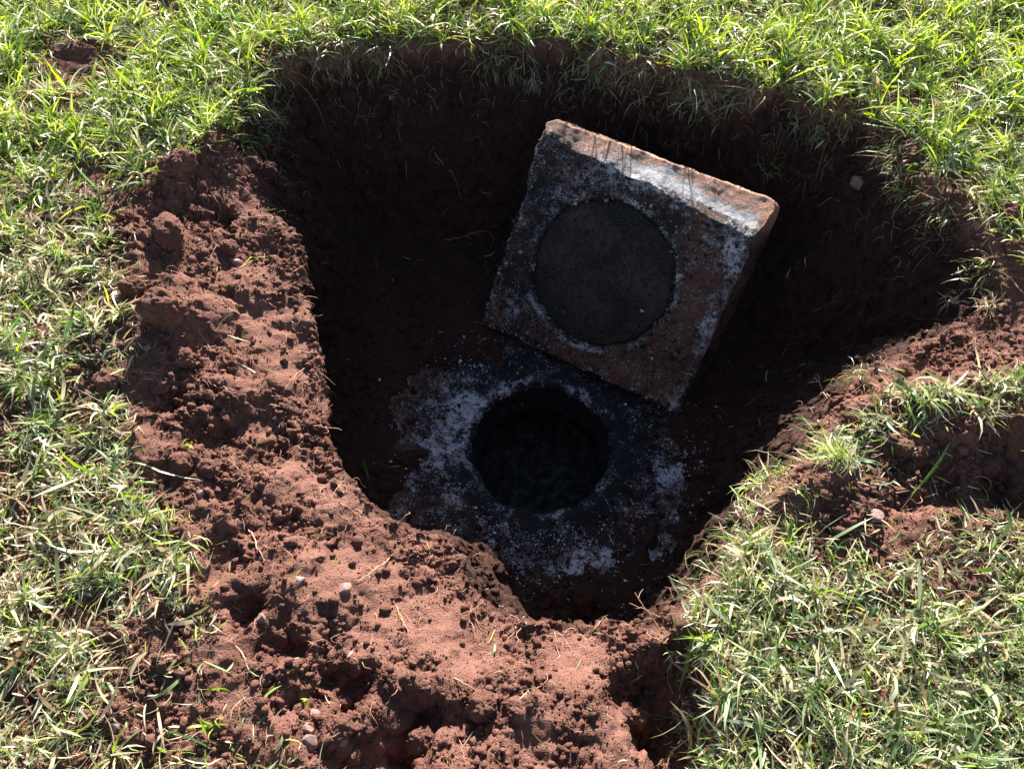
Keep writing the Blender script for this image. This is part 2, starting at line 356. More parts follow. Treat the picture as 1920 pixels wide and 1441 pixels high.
def H(x, y):
    """height of the finished ground"""
    x = np.asarray(x, float); y = np.asarray(y, float)
    i = np.clip(np.searchsorted(xs, x) - 1, 0, len(xs) - 2); j = np.clip(np.searchsorted(ys, y) - 1, 0, len(ys) - 2)
    u = np.clip((x - xs[i]) / (xs[i + 1] - xs[i]), 0, 1); v = np.clip((y - ys[j]) / (ys[j + 1] - ys[j]), 0, 1)
    return (Z[i, j] * (1 - u) + Z[i + 1, j] * u) * (1 - v) + (Z[i, j + 1] * (1 - u) + Z[i + 1, j + 1] * u) * v
def samp(A, x, y):
    i = np.clip(np.searchsorted(xs, x), 0, len(xs) - 1); j = np.clip(np.searchsorted(ys, y), 0, len(ys) - 1); return A[i, j]
def hit(px, py):
    """where the line of sight through a pixel of the photograph meets the ground"""
    d = ray(px, py); ss = np.arange(1.2, 3.6, 0.004); p = CAM + ss[:, None] * d
    k = np.argmax(p[:, 2] < H(p[:, 0], p[:, 1])); return p[k]

# ------------------------------------------------------------------ septic tank in the floor of the pit
tank = tag(empty('septic_tank', (TC[0], TC[1], -0.60)), 'crusted concrete tank top with round black opening in pit floor', 'septic tank')
nr, na = 110, 300
rr = TR + (0.72 - TR) * (np.linspace(0, 1, nr) ** 1.15); aa = np.linspace(0, 2 * math.pi, na, endpoint=False)
RRm, AA = np.meshgrid(rr, aa, indexing='ij'); rim_n = 0.003 * noise(np.cos(AA) * 40, np.sin(AA) * 40, seed=87) + 0.014 * noise(np.cos(AA) * 4, np.sin(AA) * 4, seed=80) + .004 * noise(np.cos(AA) * 14, np.sin(AA) * 14, seed=81)
RR2 = RRm + rim_n * np.exp(-(RRm - TR) * 20)
dx, dy = RR2 * np.cos(AA), RR2 * np.sin(AA)
dz = 0.006 * fbm(dx * 14, dy * 14, seed=82, octaves=4, gain=.6) + 0.012 * np.exp(-((RRm - TR - .035) / .03) ** 2) * (0.6 + noise(np.cos(AA) * 3, np.sin(AA) * 3, seed=83)) - 0.02 * np.exp(-(RRm - TR) / .006)
dz += -.06 * sstep(.50, .70, RRm) + .004 * (0.5 - worley(dx * 40, dy * 40, seed=8))
ang = np.arctan2(dy, dx)
cr = np.exp(-((RRm - .40) / .12) ** 2) * (0.55 + 0.45 * np.cos(ang + 0.3 * 3)) + .0
patchw = np.exp(-(((dx + .27) / .09) ** 2 + ((dy + .02) / .22) ** 2)) * .26 + np.exp(-(((dx - .10) / .30) ** 2 + ((dy + .38) / .10) ** 2)) * .20 + np.exp(-(((dx - .40) / .10) ** 2 + ((dy + .15) / .2) ** 2)) * .18 + np.exp(-(((dx + .2) / .12) ** 2 + ((dy - .17) / .1) ** 2)) * .13 + np.exp(-((RRm - TR - .02) / .014) ** 2) * 0.10 * (1 + 1.8 * noise(np.cos(AA) * 3, np.sin(AA) * 3, seed=141))
whiteA = 0.425 + patchw * .62 + .11 * noise(dx * 16, dy * 16, seed=170) + .09 * noise(dx * 32, dy * 32, seed=171) + .06 * noise(dx * 5, dy * 5, seed=140) - .12 * sstep(.5, .62, RRm)
brownA = 0.50 + .06 * noise(dx * 9, dy * 9, seed=145) + 0.12 * sstep(.3, .6, RRm) - .15 * np.exp(-((RRm - TR) / .08) ** 2) - .1 * np.exp(-(((dx) / .15) ** 2 + ((dy + .27) / .05) ** 2))
Vd = np.stack([dx.ravel(), dy.ravel(), dz.ravel()], 1)
i, j = np.meshgrid(np.arange(nr - 1), np.arange(na), indexing='ij'); a = (i * na + j).ravel(); b = (i * na + (j + 1) % na).ravel()
mesh_np('deck', Vd, np.stack([a, a + na, b + na, b], 1), M_deck, tank, attrs={'white': whiteA.ravel(), 'brown': brownA.ravel()})
# shaft wall: narrows, then a ledge, then wider
prof = [(0, -.018), (-.002, -.03), (.004, -.06), (.0, -.085), (-.012, -.10), (-.02, -.112), (.03, -.118), (.05, -.16), (.05, -.30)]
Vs = []
for dr, zz in prof:
    r_ = TR + rim_n[0] + dr + 0.004 * noise(np.cos(aa) * 9, np.sin(aa) * 9, np.full(na, zz * 40), seed=85)
    Vs.append(np.stack([r_ * np.cos(aa), r_ * np.sin(aa), np.full(na, zz) + .003 * noise(np.cos(aa) * 9, np.sin(aa) * 9, seed=86)], 1))
Vs = np.concatenate(Vs); i, j = np.meshgrid(np.arange(len(prof) - 1), np.arange(na), indexing='ij'); a = (i * na + j).ravel(); b = (i * na + (j + 1) % na).ravel()
mesh_np('shaft_wall', Vs, np.stack([a, b, b + na, a + na], 1), M_deck, tank, attrs={'white': np.full(len(Vs), .30), 'brown': np.full(len(Vs), .40)})
nr2 = 50; r3 = np.linspace(0.002, .255, nr2); RR3, A3 = np.meshgrid(r3, aa[::3], indexing='ij'); sx, sy = RR3 * np.cos(A3), RR3 * np.sin(A3)
sz = -0.20 + 0.016 * fbm(sx * 14, sy * 14, seed=88, octaves=4, gain=.6)
n3 = len(aa[::3]); i, j = np.meshgrid(np.arange(nr2 - 1), np.arange(n3), indexing='ij'); a = (i * n3 + j).ravel(); b = (i * n3 + (j + 1) % n3).ravel()
mesh_np('sludge', np.stack([sx.ravel(), sy.ravel(), sz.ravel()], 1), np.stack([a, a + n3, b + n3, b], 1), M_sludge, tank, attrs={})

# ------------------------------------------------------------------ concrete lid leaning in the pit
BL = P(900, 605, -0.575); BR = P(1268, 776, -0.575); TL = P(1038, 226, -0.035)
u = BR - BL; Wd = np.linalg.norm(u); u = u / Wd
v = TL - BL; v = v - u * np.dot(v, u); Hd = np.linalg.norm(v); v = v / Hd
n = np.cross(u, v); TH = 0.14
lid = tag(empty('concrete_lid', BL), 'square concrete lid with round plug leaning against pit wall', 'concrete lid')
from mathutils import Matrix
lid.matrix_world = Matrix(((u[0], v[0], n[0], BL[0]), (u[1], v[1], n[1], BL[1]), (u[2], v[2], n[2], BL[2]), (0, 0, 0, 1)))
def lid_uv(px, py):
    d = ray(px, py); s = np.dot(BL - CAM, n) / np.dot(d, n); p = CAM + d * s - BL; return np.dot(p, u), np.dot(p, v)
CU, CV = lid_uv(1128, 514); e1 = lid_uv(1262, 520); PRAD = 0.5 * math.hypot(lid_uv(1262, 514)[0] - lid_uv(996, 514)[0], lid_uv(1262, 514)[1] - lid_uv(996, 514)[1])
# rounded box as six grids sharing their border positions
st = 0.0045
def rounded_box(Wd, Hd, TH):
    parts = []; faces = []; off = 0
    nu, nv_, nw = int(Wd / st), int(Hd / st), int(TH / st)
    lu, lv, lw = np.linspace(0, Wd, nu), np.linspace(0, Hd, nv_), np.linspace(-TH, 0, nw)
    for k in range(6):
        if k == 0: A, B = np.meshgrid(lu, lv, indexing='ij'); q = np.stack([A, B, A * 0], -1)
        if k == 1: A, B = np.meshgrid(lv, lu, indexing='ij'); q = np.stack([B, A, A * 0 - TH], -1)
        if k == 2: A, B = np.meshgrid(lv, lw, indexing='ij'); q = np.stack([A * 0 + Wd, A, B], -1)
        if k == 3: A, B = np.meshgrid(lw, lv, indexing='ij'); q = np.stack([A * 0, B, A], -1)
        if k == 4: A, B = np.meshgrid(lw, lu, indexing='ij'); q = np.stack([B, A * 0 + Hd, A], -1)
        if k == 5: A, B = np.meshgrid(lu, lw, indexing='ij'); q = np.stack([A, A * 0, B], -1)
        parts.append(q.reshape(-1, 3)); faces.append(gridfaces(*A.shape, off)); off += A.size
    V = np.concatenate(parts); F = np.concatenate(faces)
    key = np.round(V * 20000).astype(np.int64); _, idx, inv = np.unique(key, axis=0, return_index=True, return_inverse=True)
    return V[idx], inv.ravel()[F]
V, F = rounded_box(Wd, Hd, TH)
x, y, z = V.T.copy()
# round the borders; the top front edge is worn far more, most at the right
def rnd(x, y, z):
    rad = 0.014 + 0.012 * np.clip(y / Hd, 0, 1) ** 6
    topr = 0.034 + 0.050 * np.clip(x / Wd, 0, 1) + .008 * noise(x * 14, y * 3, seed=90)
    c = np.stack([np.clip(x, rad, Wd - rad), np.clip(y, rad, Hd - rad), np.clip(z, -TH + rad, -rad)], 1); p = np.stack([x, y, z], 1)
    d = p - c; L = np.linalg.norm(d, axis=1); m = L > rad; p[m] = c[m] + d[m] / L[m, None] * rad[m, None]
    # worn front top edge: plane cut
    t = (p[:, 1] - (Hd - topr)) + (p[:, 2] + topr * 0.45) / 0.45 * 0.55
    ov = np.maximum(0, t - topr * .25); p[:, 1] -= ov * .42; p[:, 2] -= ov * .50
    return p
p = rnd(x, y, z)
du = p[:, 0] - CU; dv = p[:, 1] - CV; rp = np.hypot(du, dv); an = np.arctan2(dv, du)
pr = PRAD + .012 * noise(np.cos(an) * 2, np.sin(an) * 2, seed=91) + .002 * noise(np.cos(an) * 12, np.sin(an) * 12, seed=92)
front = sstep(-.012, -.002, p[:, 2])
bumpy = 0.005 * fbm(p[:, 0] * 18, p[:, 1] * 18, p[:, 2] * 18, seed=93, octaves=4, gain=.62) + .0035 * (0.5 - worley(p[:, 0] * 50, p[:, 1] * 50, seed=9))
ring = 0.010 * np.exp(-((rp - pr - .016) / .02) ** 2) * (.7 + .8 * noise(np.cos(an) * 3, np.sin(an) * 3, seed=94))
blob = .006 * sstep(.1, .35, noise(p[:, 0] * 11, p[:, 1] * 11, seed=95)) * sstep(0, .05, rp - pr)
p[:, 2] += front * (bumpy + ring + blob) + (1 - front) * bumpy * .3
p[:, 2] = np.where((rp < pr) & (front > .5), -.024, p[:, 2])
edge_l = np.exp(-p[:, 0] / .02); p[:, 0] += edge_l * (.013 * fbm(p[:, 1] * 13, p[:, 2] * 9, seed=96, octaves=4, gain=.65) + .006)
edge_b = np.exp(-p[:, 1] / .015); p[:, 1] += edge_b * .007 * fbm(p[:, 0] * 12, p[:, 2] * 9, seed=97, octaves=3)
edge_r = np.exp(-(Wd - p[:, 0]) / .015); p[:, 0] += edge_r * .003 * fbm(p[:, 1] * 22, p[:, 2] * 20, seed=98, octaves=3)
edge_t = np.exp(-(Hd - p[:, 1]) / .02); p[:, 1] += edge_t * .004 * fbm(p[:, 0] * 20, p[:, 2] * 20, seed=99, octaves=3, gain=.6)
p[:, 0] += .028 * np.clip(-p[:, 2] / TH, 0, 1) * np.clip(p[:, 0] / Wd, 0, 1) ** 5      # cast with a taper
U_, V_ = p[:, 0] / Wd, p[:, 1] / Hd
def gs(a, b, sa, sb): return np.exp(-((U_ - a) / sa) ** 2 - ((V_ - b) / sb) ** 2)
white = .435 + .06 * noise(p[:, 0] * 7, p[:, 1] * 7, seed=142) + .09 * noise(p[:, 0] * 22, p[:, 1] * 22, seed=172) + .05 * noise(p[:, 0] * 45, p[:, 1] * 45, seed=173) + .07 * np.exp(-((rp - pr - .012) / .014) ** 2) * (1 + 1.6 * noise(np.cos(an) * 2.5, np.sin(an) * 2.5, seed=143)) + .15 * gs(.0, .55, .04, .35) + .12 * gs(.98, .35, .05, .5) + .10 * gs(.9, .75, .12, .12) + .08 * gs(.25, .85, .2, .12) + .08 * gs(.12, .12, .12, .1) + .09 * gs(.62, .9, .35, .06)
topf = sstep(.86, .97, V_ + (p[:, 2] < -.02) * .08) * sstep(0.001, .01, -p[:, 2])
white = white + topf * (.0 + .26 * sstep(-.06, -.015, p[:, 2]) * sstep(.3, .6, U_))
brown = .49 + .10 * noise(p[:, 0] * 9, p[:, 1] * 9, seed=144) + .07 * noise(p[:, 0] * 28, p[:, 1] * 28, seed=146) + .26 * gs(.88, .55, .12, .3) + .28 * gs(.72, .07, .28, .12) + .22 * gs(.02, .03, .12, .1) + .12 * gs(.5, .93, .5, .08) + .35 * topf - .03 * sstep(.985, .998, U_) * (V_ < .93)
white = white - .2 * ((U_ > .985) & (p[:, 2] < -.015))
mesh_np('slab', p, F, M_slab, lid, attrs={'white': white, 'brown': brown})
# the plug: a shallow disc a little below the crust
nr3 = 46; r4 = np.linspace(.001, 1, nr3); RR4, A4 = np.meshgrid(r4, aa[::2], indexing='ij'); n4 = len(aa[::2])
ca, sa = np.cos(A4), np.sin(A4); prr = PRAD + .012 * noise(ca * 2, sa * 2, seed=91) + .002 * noise(ca * 12, sa * 12, seed=92) + .0005
px_, py_ = CU + RR4 * prr * ca, CV + RR4 * prr * sa
pz_ = -.004 + .0022 * fbm(px_ * 22, py_ * 22, seed=100, octaves=4, gain=.6) - .014 * np.exp(-(1 - RR4) * 26)
i, j = np.meshgrid(np.arange(nr3 - 1), np.arange(n4), indexing='ij'); a = (i * n4 + j).ravel(); b = (i * n4 + (j + 1) % n4).ravel()
mesh_np('plug', np.stack([px_.ravel(), py_.ravel(), pz_.ravel()], 1), np.stack([a, a + n4, b + n4, b], 1), M_plug, lid)

# @@
PHI = (1 + 5 ** .5) / 2
ICO_V = np.array([(-1, PHI, 0), (1, PHI, 0), (-1, -PHI, 0), (1, -PHI, 0), (0, -1, PHI), (0, 1, PHI), (0, -1, -PHI), (0, 1, -PHI), (PHI, 0, -1), (PHI, 0, 1), (-PHI, 0, -1), (-PHI, 0, 1)], float) / math.sqrt(1 + PHI * PHI)
ICO_F = np.array([(0, 11, 5), (0, 5, 1), (0, 1, 7), (0, 7, 10), (0, 10, 11), (1, 5, 9), (5, 11, 4), (11, 10, 2), (10, 7, 6), (7, 1, 8), (3, 9, 4), (3, 4, 2), (3, 2, 6), (3, 6, 8), (3, 8, 9), (4, 9, 5), (2, 4, 11), (6, 2, 10), (8, 6, 7), (9, 8, 1)])
OCT_V = np.array([(1, 0, 0), (-1, 0, 0), (0, 1, 0), (0, -1, 0), (0, 0, 1), (0, 0, -1)], float)
OCT_F = np.array([(0, 2, 4), (2, 1, 4), (1, 3, 4), (3, 0, 4), (2, 0, 5), (1, 2, 5), (3, 1, 5), (0, 3, 5)])
def rand_rot(n):
    q = rng.normal(size=(n, 4)); q /= np.linalg.norm(q, axis=1)[:, None]; a, b, c, d = q.T
    return np.stack([np.stack([1 - 2 * (c * c + d * d), 2 * (b * c - a * d), 2 * (b * d + a * c)], 1), np.stack([2 * (b * c + a * d), 1 - 2 * (b * b + d * d), 2 * (c * d - a * b)], 1), np.stack([2 * (b * d - a * c), 2 * (c * d + a * b), 1 - 2 * (b * b + c * c)], 1)], 1)
def scatter_solids(pos, size, BV, BF, jit=.28, flat=None):
    n = len(pos); v = BV[None] * (1 + rng.uniform(-jit, jit, (n, len(BV), 1))) * rng.uniform(.65, 1.25, (n, 1, 3))
    if flat is not None: v = v * np.array([1, 1, flat])
    v = np.einsum('nij,nkj->nki', rand_rot(n), v) * size[:, None, None] + pos[:, None]
    f = BF[None] + (np.arange(n) * len(BV))[:, None, None]
    return v.reshape(-1, 3), f.reshape(-1, 3)
def soil_points(n, clump=True):
    x = rng.uniform(-1.15, 1.25, n * 4); y = rng.uniform(-.92, 1.3, n * 4)
    dens = (1 - samp(G, x, y)) * np.clip(.3 + .9 * samp(patch, x, y), 0, 1) * (1 - .85 * samp(dust, x, y)) * (1 - .72 * samp(cut, x, y) / .75)
    rtt = np.hypot(x - TC[0], y - TC[1]); dens = np.where(rtt < .27, 0, dens)
    if clump: dens = dens * np.clip(.6 + 1.5 * noise(x * 30, y * 30, seed=110), .05, 1)
    k = rng.uniform(0, 1, len(x)) < dens; x, y = x[k][:n], y[k][:n]
    hz = H(x, y); hz = np.where(np.hypot(x - TC[0], y - TC[1]) < .55, np.maximum(hz, -.598), hz)
    return np.stack([x - .115 * samp(under, x, y), y, hz], 1)
# caked bits stuck to the lid: along its broken left edge, round the plug and at the borders
m = 2600; k = rng.integers(0, 4, m); tq = rng.uniform(0, 1, m); aq = rng.uniform(0, 6.283, m); rq = PRAD - .006 + np.abs(rng.normal(0, .02, m))
qx = np.select([k == 0, k == 1, k == 2], [np.abs(rng.normal(0, .012, m)) + .004, CU + rq * np.cos(aq), tq * Wd], rng.uniform(.01, Wd - .01, m))
qy = np.select([k == 0, k == 1, k == 2], [tq * (Hd - .02), CV + rq * np.sin(aq), np.abs(rng.normal(0, .012, m)) + .004], rng.uniform(.01, Hd - .07, m))
keep = (noise(qx * 25, qy * 25, seed=200) > -.15) & ((np.hypot(qx - CU, qy - CV) > PRAD - .008) | (rng.uniform(0, 1, m) < .05)) & (qy < Hd - .06)
qx, qy = qx[keep], qy[keep]; sz_ = np.clip(np.exp(rng.normal(math.log(.0028), .5, len(qx))), .001, .009)
cv, cf = scatter_solids(np.stack([qx, qy, np.full(len(qx), .0015)], 1), sz_, ICO_V, ICO_F, flat=.7)
wq = np.repeat(rng.choice([.2, .35, .55, .7], len(qx), p=[.4, .25, .2, .15]), 12); bq = np.repeat(rng.uniform(.3, .8, len(qx)), 12)
tag(mesh_np('caked_dirt', cv, [cf], M_slab, lid, smooth=False, attrs={'white': wq, 'brown': bq}), kind='stuff')
p1 = soil_points(17000); s1 = np.clip(np.exp(rng.normal(math.log(.0032), .6, len(p1))), .0018, .011); p1[:, 2] += s1 * .35
p2 = soil_points(52000, False); s2 = rng.uniform(.0010, .0026, len(p2)); p2[:, 2] += s2 * .4
v1, f1 = scatter_solids(p1, s1, ICO_V, ICO_F, jit=.45); v2, f2 = scatter_solids(p2, s2, OCT_V, OCT_F)
dm = np.concatenate([np.repeat(samp(pit_shade, p1[:, 0], p1[:, 1]), 12), np.repeat(samp(pit_shade, p2[:, 0], p2[:, 1]), 6)])
tag(mesh_np('soil_crumbs', np.concatenate([v1, v2]), [f1, f2 + len(v1)], M_clod, smooth=False, attrs={'pit_shade': dm}), 'loose crumbs of red earth strewn over the banks', 'soil', kind='stuff')
# lime flakes on tank deck
nfl = 26000; ra = TR + .02 + .42 * rng.uniform(0, 1, nfl) ** .8; ta = rng.uniform(0, 2 * math.pi, nfl); fx, fy = ra * np.cos(ta), ra * np.sin(ta)
pw = np.exp(-(((fx + .27) / .1) ** 2 + ((fy + .02) / .22) ** 2)) + np.exp(-(((fx - .12) / .3) ** 2 + ((fy + .36) / .12) ** 2)) + .8 * np.exp(-(((fx - .40) / .12) ** 2 + ((fy + .1) / .2) ** 2)) + .4 * np.exp(-(((fx + .15) / .15) ** 2 + ((fy - .25) / .12) ** 2)) + .02
k = rng.uniform(0, 1, nfl) < (H(fx + TC[0], fy + TC[1]) < -.53) * pw * np.clip(.3 + 1.8 * noise(fx * 22, fy * 22, seed=111), 0.03, 1); fx, fy = fx[k], fy[k]
pos = np.stack([fx + TC[0], fy + TC[1], np.maximum(-.598, H(fx + TC[0], fy + TC[1])) + .001], 1)
v, f = scatter_solids(pos, np.clip(np.exp(rng.normal(math.log(.0015), .55, len(pos))), .0006, .006), ICO_V, ICO_F, flat=.6)
tag(mesh_np('lime_flakes', v, [f], M_flake, smooth=False), 'white lime crust flakes scattered over the tank top', 'lime crust', kind='stuff')

# ------------------------------------------------------------------ grass
PAL = np.array([(.09, .17, .025), (.22, .33, .04), (.42, .50, .07), (.17, .25, .11), (.42, .47, .31), (.60, .52, .33), (.60, .48, .35), (.08, .14, .05), (.32, .21, .12)])
def blades(x, y, L, Wb, az, el, curl, pal, lift=None, clamp=True, seg=4, z0=None):
    """ribbon blades; one row of two points per step and a point at the tip"""
    n = len(x); z = (H(x, y) if z0 is None else z0) + (0 if lift is None else lift)
    rows = []; p = np.stack([x, y, z], 1); ds = L / seg; roll = rng.uniform(-1.1, 1.1, n); turn = rng.normal(0, .25, n)
    kink = rng.uniform(0, 1, n) < .25; kseg = rng.integers(1, seg, n)
    for s in range(seg + 1):
        d = np.stack([np.cos(az) * np.cos(el), np.sin(az) * np.cos(el), np.sin(el)], 1)
        side = np.stack([-np.sin(az), np.cos(az), np.zeros(n)], 1); upv = np.cross(d, side)
        sd = side * np.cos(roll)[:, None] + upv * np.sin(roll)[:, None]
        t = s / seg; wv = Wb * (0.55 + 1.1 * t if t < .4 else (1 - ((t - .4) / .6) ** 1.6)) * .5
        if clamp:
            g = H(p[:, 0], p[:, 1]); p[:, 2] = np.maximum(p[:, 2], g + .0015)
        rows.append((p.copy(), sd * wv[:, None]))
        p = p + d * ds[:, None]; el = el - curl / seg; az = az + turn
        el = np.where(kink & (kseg == s), el - .9, el); roll = roll + rng.normal(0, .15, n)
        if clamp: el = np.where(p[:, 2] <= H(p[:, 0], p[:, 1]) + .002, np.maximum(el, -.05), el)
    nvp = 2 * seg + 1; V = np.zeros((n, nvp, 3))
    for s in range(seg): V[:, 2 * s] = rows[s][0] - rows[s][1]; V[:, 2 * s + 1] = rows[s][0] + rows[s][1]
    V[:, 2 * seg] = rows[seg][0]
    q = np.array([(2 * s, 2 * s + 1, 2 * s + 3, 2 * s + 2) for s in range(seg - 1)]); tr = np.array([(2 * seg - 2, 2 * seg - 1, 2 * seg)])
    off = (np.arange(n) * nvp)[:, None, None]
    V[:, :, 0] -= .115 * samp(under, x, y)[:, None]
    c = PAL[pal] * rng.uniform(.75, 1.25, (n, 1)) ; C = np.repeat(c[:, None], nvp, 1)
    tipf = np.linspace(0, 1, nvp)[None, :, None]; dry = (rng.uniform(0, 1, n) < .4)[:, None, None]
    C = np.where(dry, C * (1 - tipf * .5) + np.array([.5, .42, .24]) * tipf * .5, C)
    basef = np.clip(1 - tipf * 4, 0, 1); C = C * (1 - .5 * basef) + np.array([.42, .36, .22]) * .5 * basef
    return V.reshape(-1, 3), (q[None] + off).reshape(-1, 4), (tr[None] + off).reshape(-1, 3), C.reshape(-1, 3)
def join_blades(name, lst, parent=None, loc=None):
    V = []; Q = []; T = []; C = []; o = 0
    for v, q, t, c in lst: V.append(v); Q.append(q + o); T.append(t + o); C.append(c); o += len(v)
    V = np.concatenate(V)
    if loc is not None: V = V - np.array(loc)
    ob = mesh_np(name, V, [np.concatenate(Q), np.concatenate(T)], M_leaf, parent, col=np.concatenate(C))
    if loc is not None: ob.location = loc
    return ob
def turf_points(n, thr=0.0):
    m = n * 4; y = rng.uniform(-1.15, 2.0, m); x = rng.uniform(-1, 1, m) * (1.25 + .32 * (y + 1.0)) + .02
    g = turf_density(x, y, poly_dist(x, y, PO)); inview = np.where((y > 1.65) | (np.abs(x) > 1.02 + .33 * (y + .9)), .35, 1)
    k = (rng.uniform(0, 1, m) < g * inview * np.clip(1.1 - .12 * (y - .3), .6, 1.3)) & (poly_dist(x, y, PL) < -0.004)
    return x[k][:n], y[k][:n]
def clumped(x, y, r=.012):
    return x + rng.normal(0, r, len(x)), y + rng.normal(0, r, len(y))
def pick(x, y, fresh):
    """palette index by place: fresh above, pale and dry at lower left"""
    n = len(x); u_ = rng.uniform(0, 1, n); f = np.clip(fresh + .35 * noise(x * 5, y * 5, seed=120) + .25 * noise(x * 16, y * 16, seed=121), 0, 1)
    a = np.where(y > .3 + .3 * rng.normal(0, 1, n), rng.choice([0, 1, 2, 2, 1, 3], n), rng.choice([0, 0, 1, 3, 3, 7, 4], n)); b = rng.choice([3, 4, 5, 5, 6, 8, 1, 3], n)
    return np.where(u_ < f, a, b)
def freshness(x, y): return .24 + .16 * sstep(0, .6, x) * sstep(.4, -.2, y) + .46 * sstep(-.1, 1.2, y) - .16 * sstep(0.2, -1.0, x) * sstep(.6, -.2, y)
lst = []
gx, gy = turf_points(30000); n = len(gx)          # matted low blades
lst.append(blades(gx, gy, rng.uniform(.02, .06, n), rng.uniform(.0022, .0056, n), rng.uniform(0, 6.283, n), rng.uniform(-.05, .55, n), rng.uniform(-.3, .8, n), pick(gx, gy, freshness(gx, gy) - .15), lift=rng.uniform(0, .010, n), seg=3))
gx, gy = turf_points(19000); n = len(gx)          # standing, bending blades
hgt = .75 + .35 * sstep(0, 1.3, gy)
lst.append(blades(gx, gy, np.exp(rng.normal(math.log(.054), .42, n)) * hgt, rng.uniform(.002, .006, n), rng.uniform(0, 6.283, n), rng.uniform(.05, 1.15, n), rng.uniform(.0, 1.3, n), pick(gx, gy, freshness(gx, gy) + .1), seg=4))
# tussocks: many blades from one crown
cx, cy = turf_points(650); k = rng.integers(6, 22, len(cx)); gx = np.repeat(cx, k) + rng.normal(0, .004, k.sum()); gy = np.repeat(cy, k) + rng.normal(0, .004, k.sum()); n = len(gx)
lst.append(blades(gx, gy, rng.uniform(.04, .12, n) * (.8 + .3 * sstep(0, 1.3, gy)), rng.uniform(.0025, .007, n), rng.uniform(0, 6.283, n), rng.uniform(.3, 1.4, n), rng.uniform(.4, 2.0, n), pick(gx, gy, freshness(gx, gy) + .15), seg=4))
cx, cy = turf_points(2200); q = cy > .75; cx, cy = cx[q][:420], cy[q][:420]; k = rng.integers(7, 18, len(cx)); gx = np.repeat(cx, k) + rng.normal(0, .006, k.sum()); gy = np.repeat(cy, k) + rng.normal(0, .006, k.sum()); n = len(gx)
lst.append(blades(gx, gy, rng.uniform(.06, .14, n), rng.uniform(.003, .008, n), rng.uniform(0, 6.283, n), rng.uniform(.5, 1.4, n), rng.uniform(.3, 1.5, n), rng.choice([1, 2, 2, 0, 4, 1], n), seg=4))
# dead thatch and clipped bits
gx, gy = turf_points(24000); n = len(gx)
lst.append(blades(gx, gy, rng.uniform(.010, .034, n), rng.uniform(.0018, .0052, n), rng.uniform(0, 6.283, n), rng.uniform(-.1, .7, n), rng.uniform(-.3, .5, n), np.where(rng.uniform(0, 1, n) < .35 + .3 * freshness(gx, gy), rng.choice([1, 3, 4, 2], n), rng.choice([4, 5, 6, 5, 8, 4], n)), lift=rng.uniform(0, .016, n), seg=2))
gx, gy = turf_points(8000); n = len(gx)
lst.append(blades(gx, gy, rng.uniform(.03, .10, n), rng.uniform(.0008, .0016, n), rng.uniform(0, 6.283, n), rng.uniform(.0, 1.2, n), rng.uniform(-.2, 1.4, n), pick(gx, gy, freshness(gx, gy) - .1), lift=rng.uniform(0, .012, n), seg=3))
# broad weedy blades
gx, gy = turf_points(2600); n = len(gx)
lst.append(blades(gx, gy, rng.uniform(.035, .12, n), rng.uniform(.005, .010, n), rng.uniform(0, 6.283, n), rng.uniform(.05, 1.0, n), rng.uniform(0, 1.4, n), pick(gx, gy, freshness(gx, gy)), lift=rng.uniform(.002, .015, n), seg=4))
tag(join_blades('grass', lst), 'rough mown turf of green and straw coloured grass around the pit', 'grass', kind='stuff')

# overhanging fringe along the lip
pts = []
for i in range(len(PL)):
    A, B = PL[i], PL[(i + 1) % len(PL)]; L = np.linalg.norm(B - A); wgt = 1.0 if (i <= 9 or i >= 31) else (.5 if 13 <= i <= 17 else .0)
    m = int(L * 1400 * wgt); tt = rng.uniform(0, 1, m); pp = A + (B - A) * tt[:, None]; nv = np.array([-(B - A)[1], (B - A)[0]]) / L
    if poly_dist(np.array([(A + B)[0] / 2 + nv[0] * .01]), np.array([(A + B)[1] / 2 + nv[1] * .01]), PL)[0] < 0: nv = -nv
    a0 = math.atan2(nv[1], nv[0]); pp = pp + nv * rng.uniform(-.02, .035, (m, 1)); cl = noise(pp[:, 0] * 9, pp[:, 1] * 9, seed=130) + rng.normal(0, .12, m) > .02
    pts.append(np.stack([pp[cl, 0], pp[cl, 1], np.full(cl.sum(), a0)], 1))
pts = np.concatenate(pts); n = len(pts)
tag(join_blades('hanging_grass', [blades(pts[:, 0], pts[:, 1], np.exp(rng.normal(math.log(.042), .5, n)), np.exp(rng.normal(math.log(.0018), .5, n)), pts[:, 2] + rng.normal(0, 1.1, n), rng.uniform(-.4, .7, n), rng.uniform(.6, 2.2, n), rng.choice([0, 1, 3, 5, 8, 8, 8, 7, 7], n), lift=rng.uniform(0, .01, n))]), 'loose grass fringe hanging over the upper rim of the pit', 'grass', kind='stuff')
# clippings strewn on the bare soil
x = rng.uniform(-1.1, 1.2, 9000); y = rng.uniform(-.9, 1.3, 9000); do = poly_dist(x, y, PO); dl = poly_dist(x, y, PL)
pr_ = np.where(dl > 0, .025, .05 + .6 * np.exp(-np.maximum(do, 0) / .035)) * (samp(G, x, y) < .7); pr_ = np.where(np.hypot(x - TC[0], y - TC[1]) < .3, 0, pr_); k = rng.uniform(0, 1, 9000) < pr_
x, y = x[k], y[k]; n = len(x)
tag(join_blades('grass_clippings', [blades(x, y, rng.uniform(.012, .05, n), rng.uniform(.001, .0035, n), rng.uniform(0, 6.28, n), rng.uniform(-.1, .35, n), rng.uniform(-.3, .6, n), rng.choice([1, 2, 3, 4, 5, 6, 5, 6], n), lift=np.full(n, .004), seg=3)]), 'loose grass clippings and straw strewn on the bare red soil', 'grass clippings', kind='stuff')

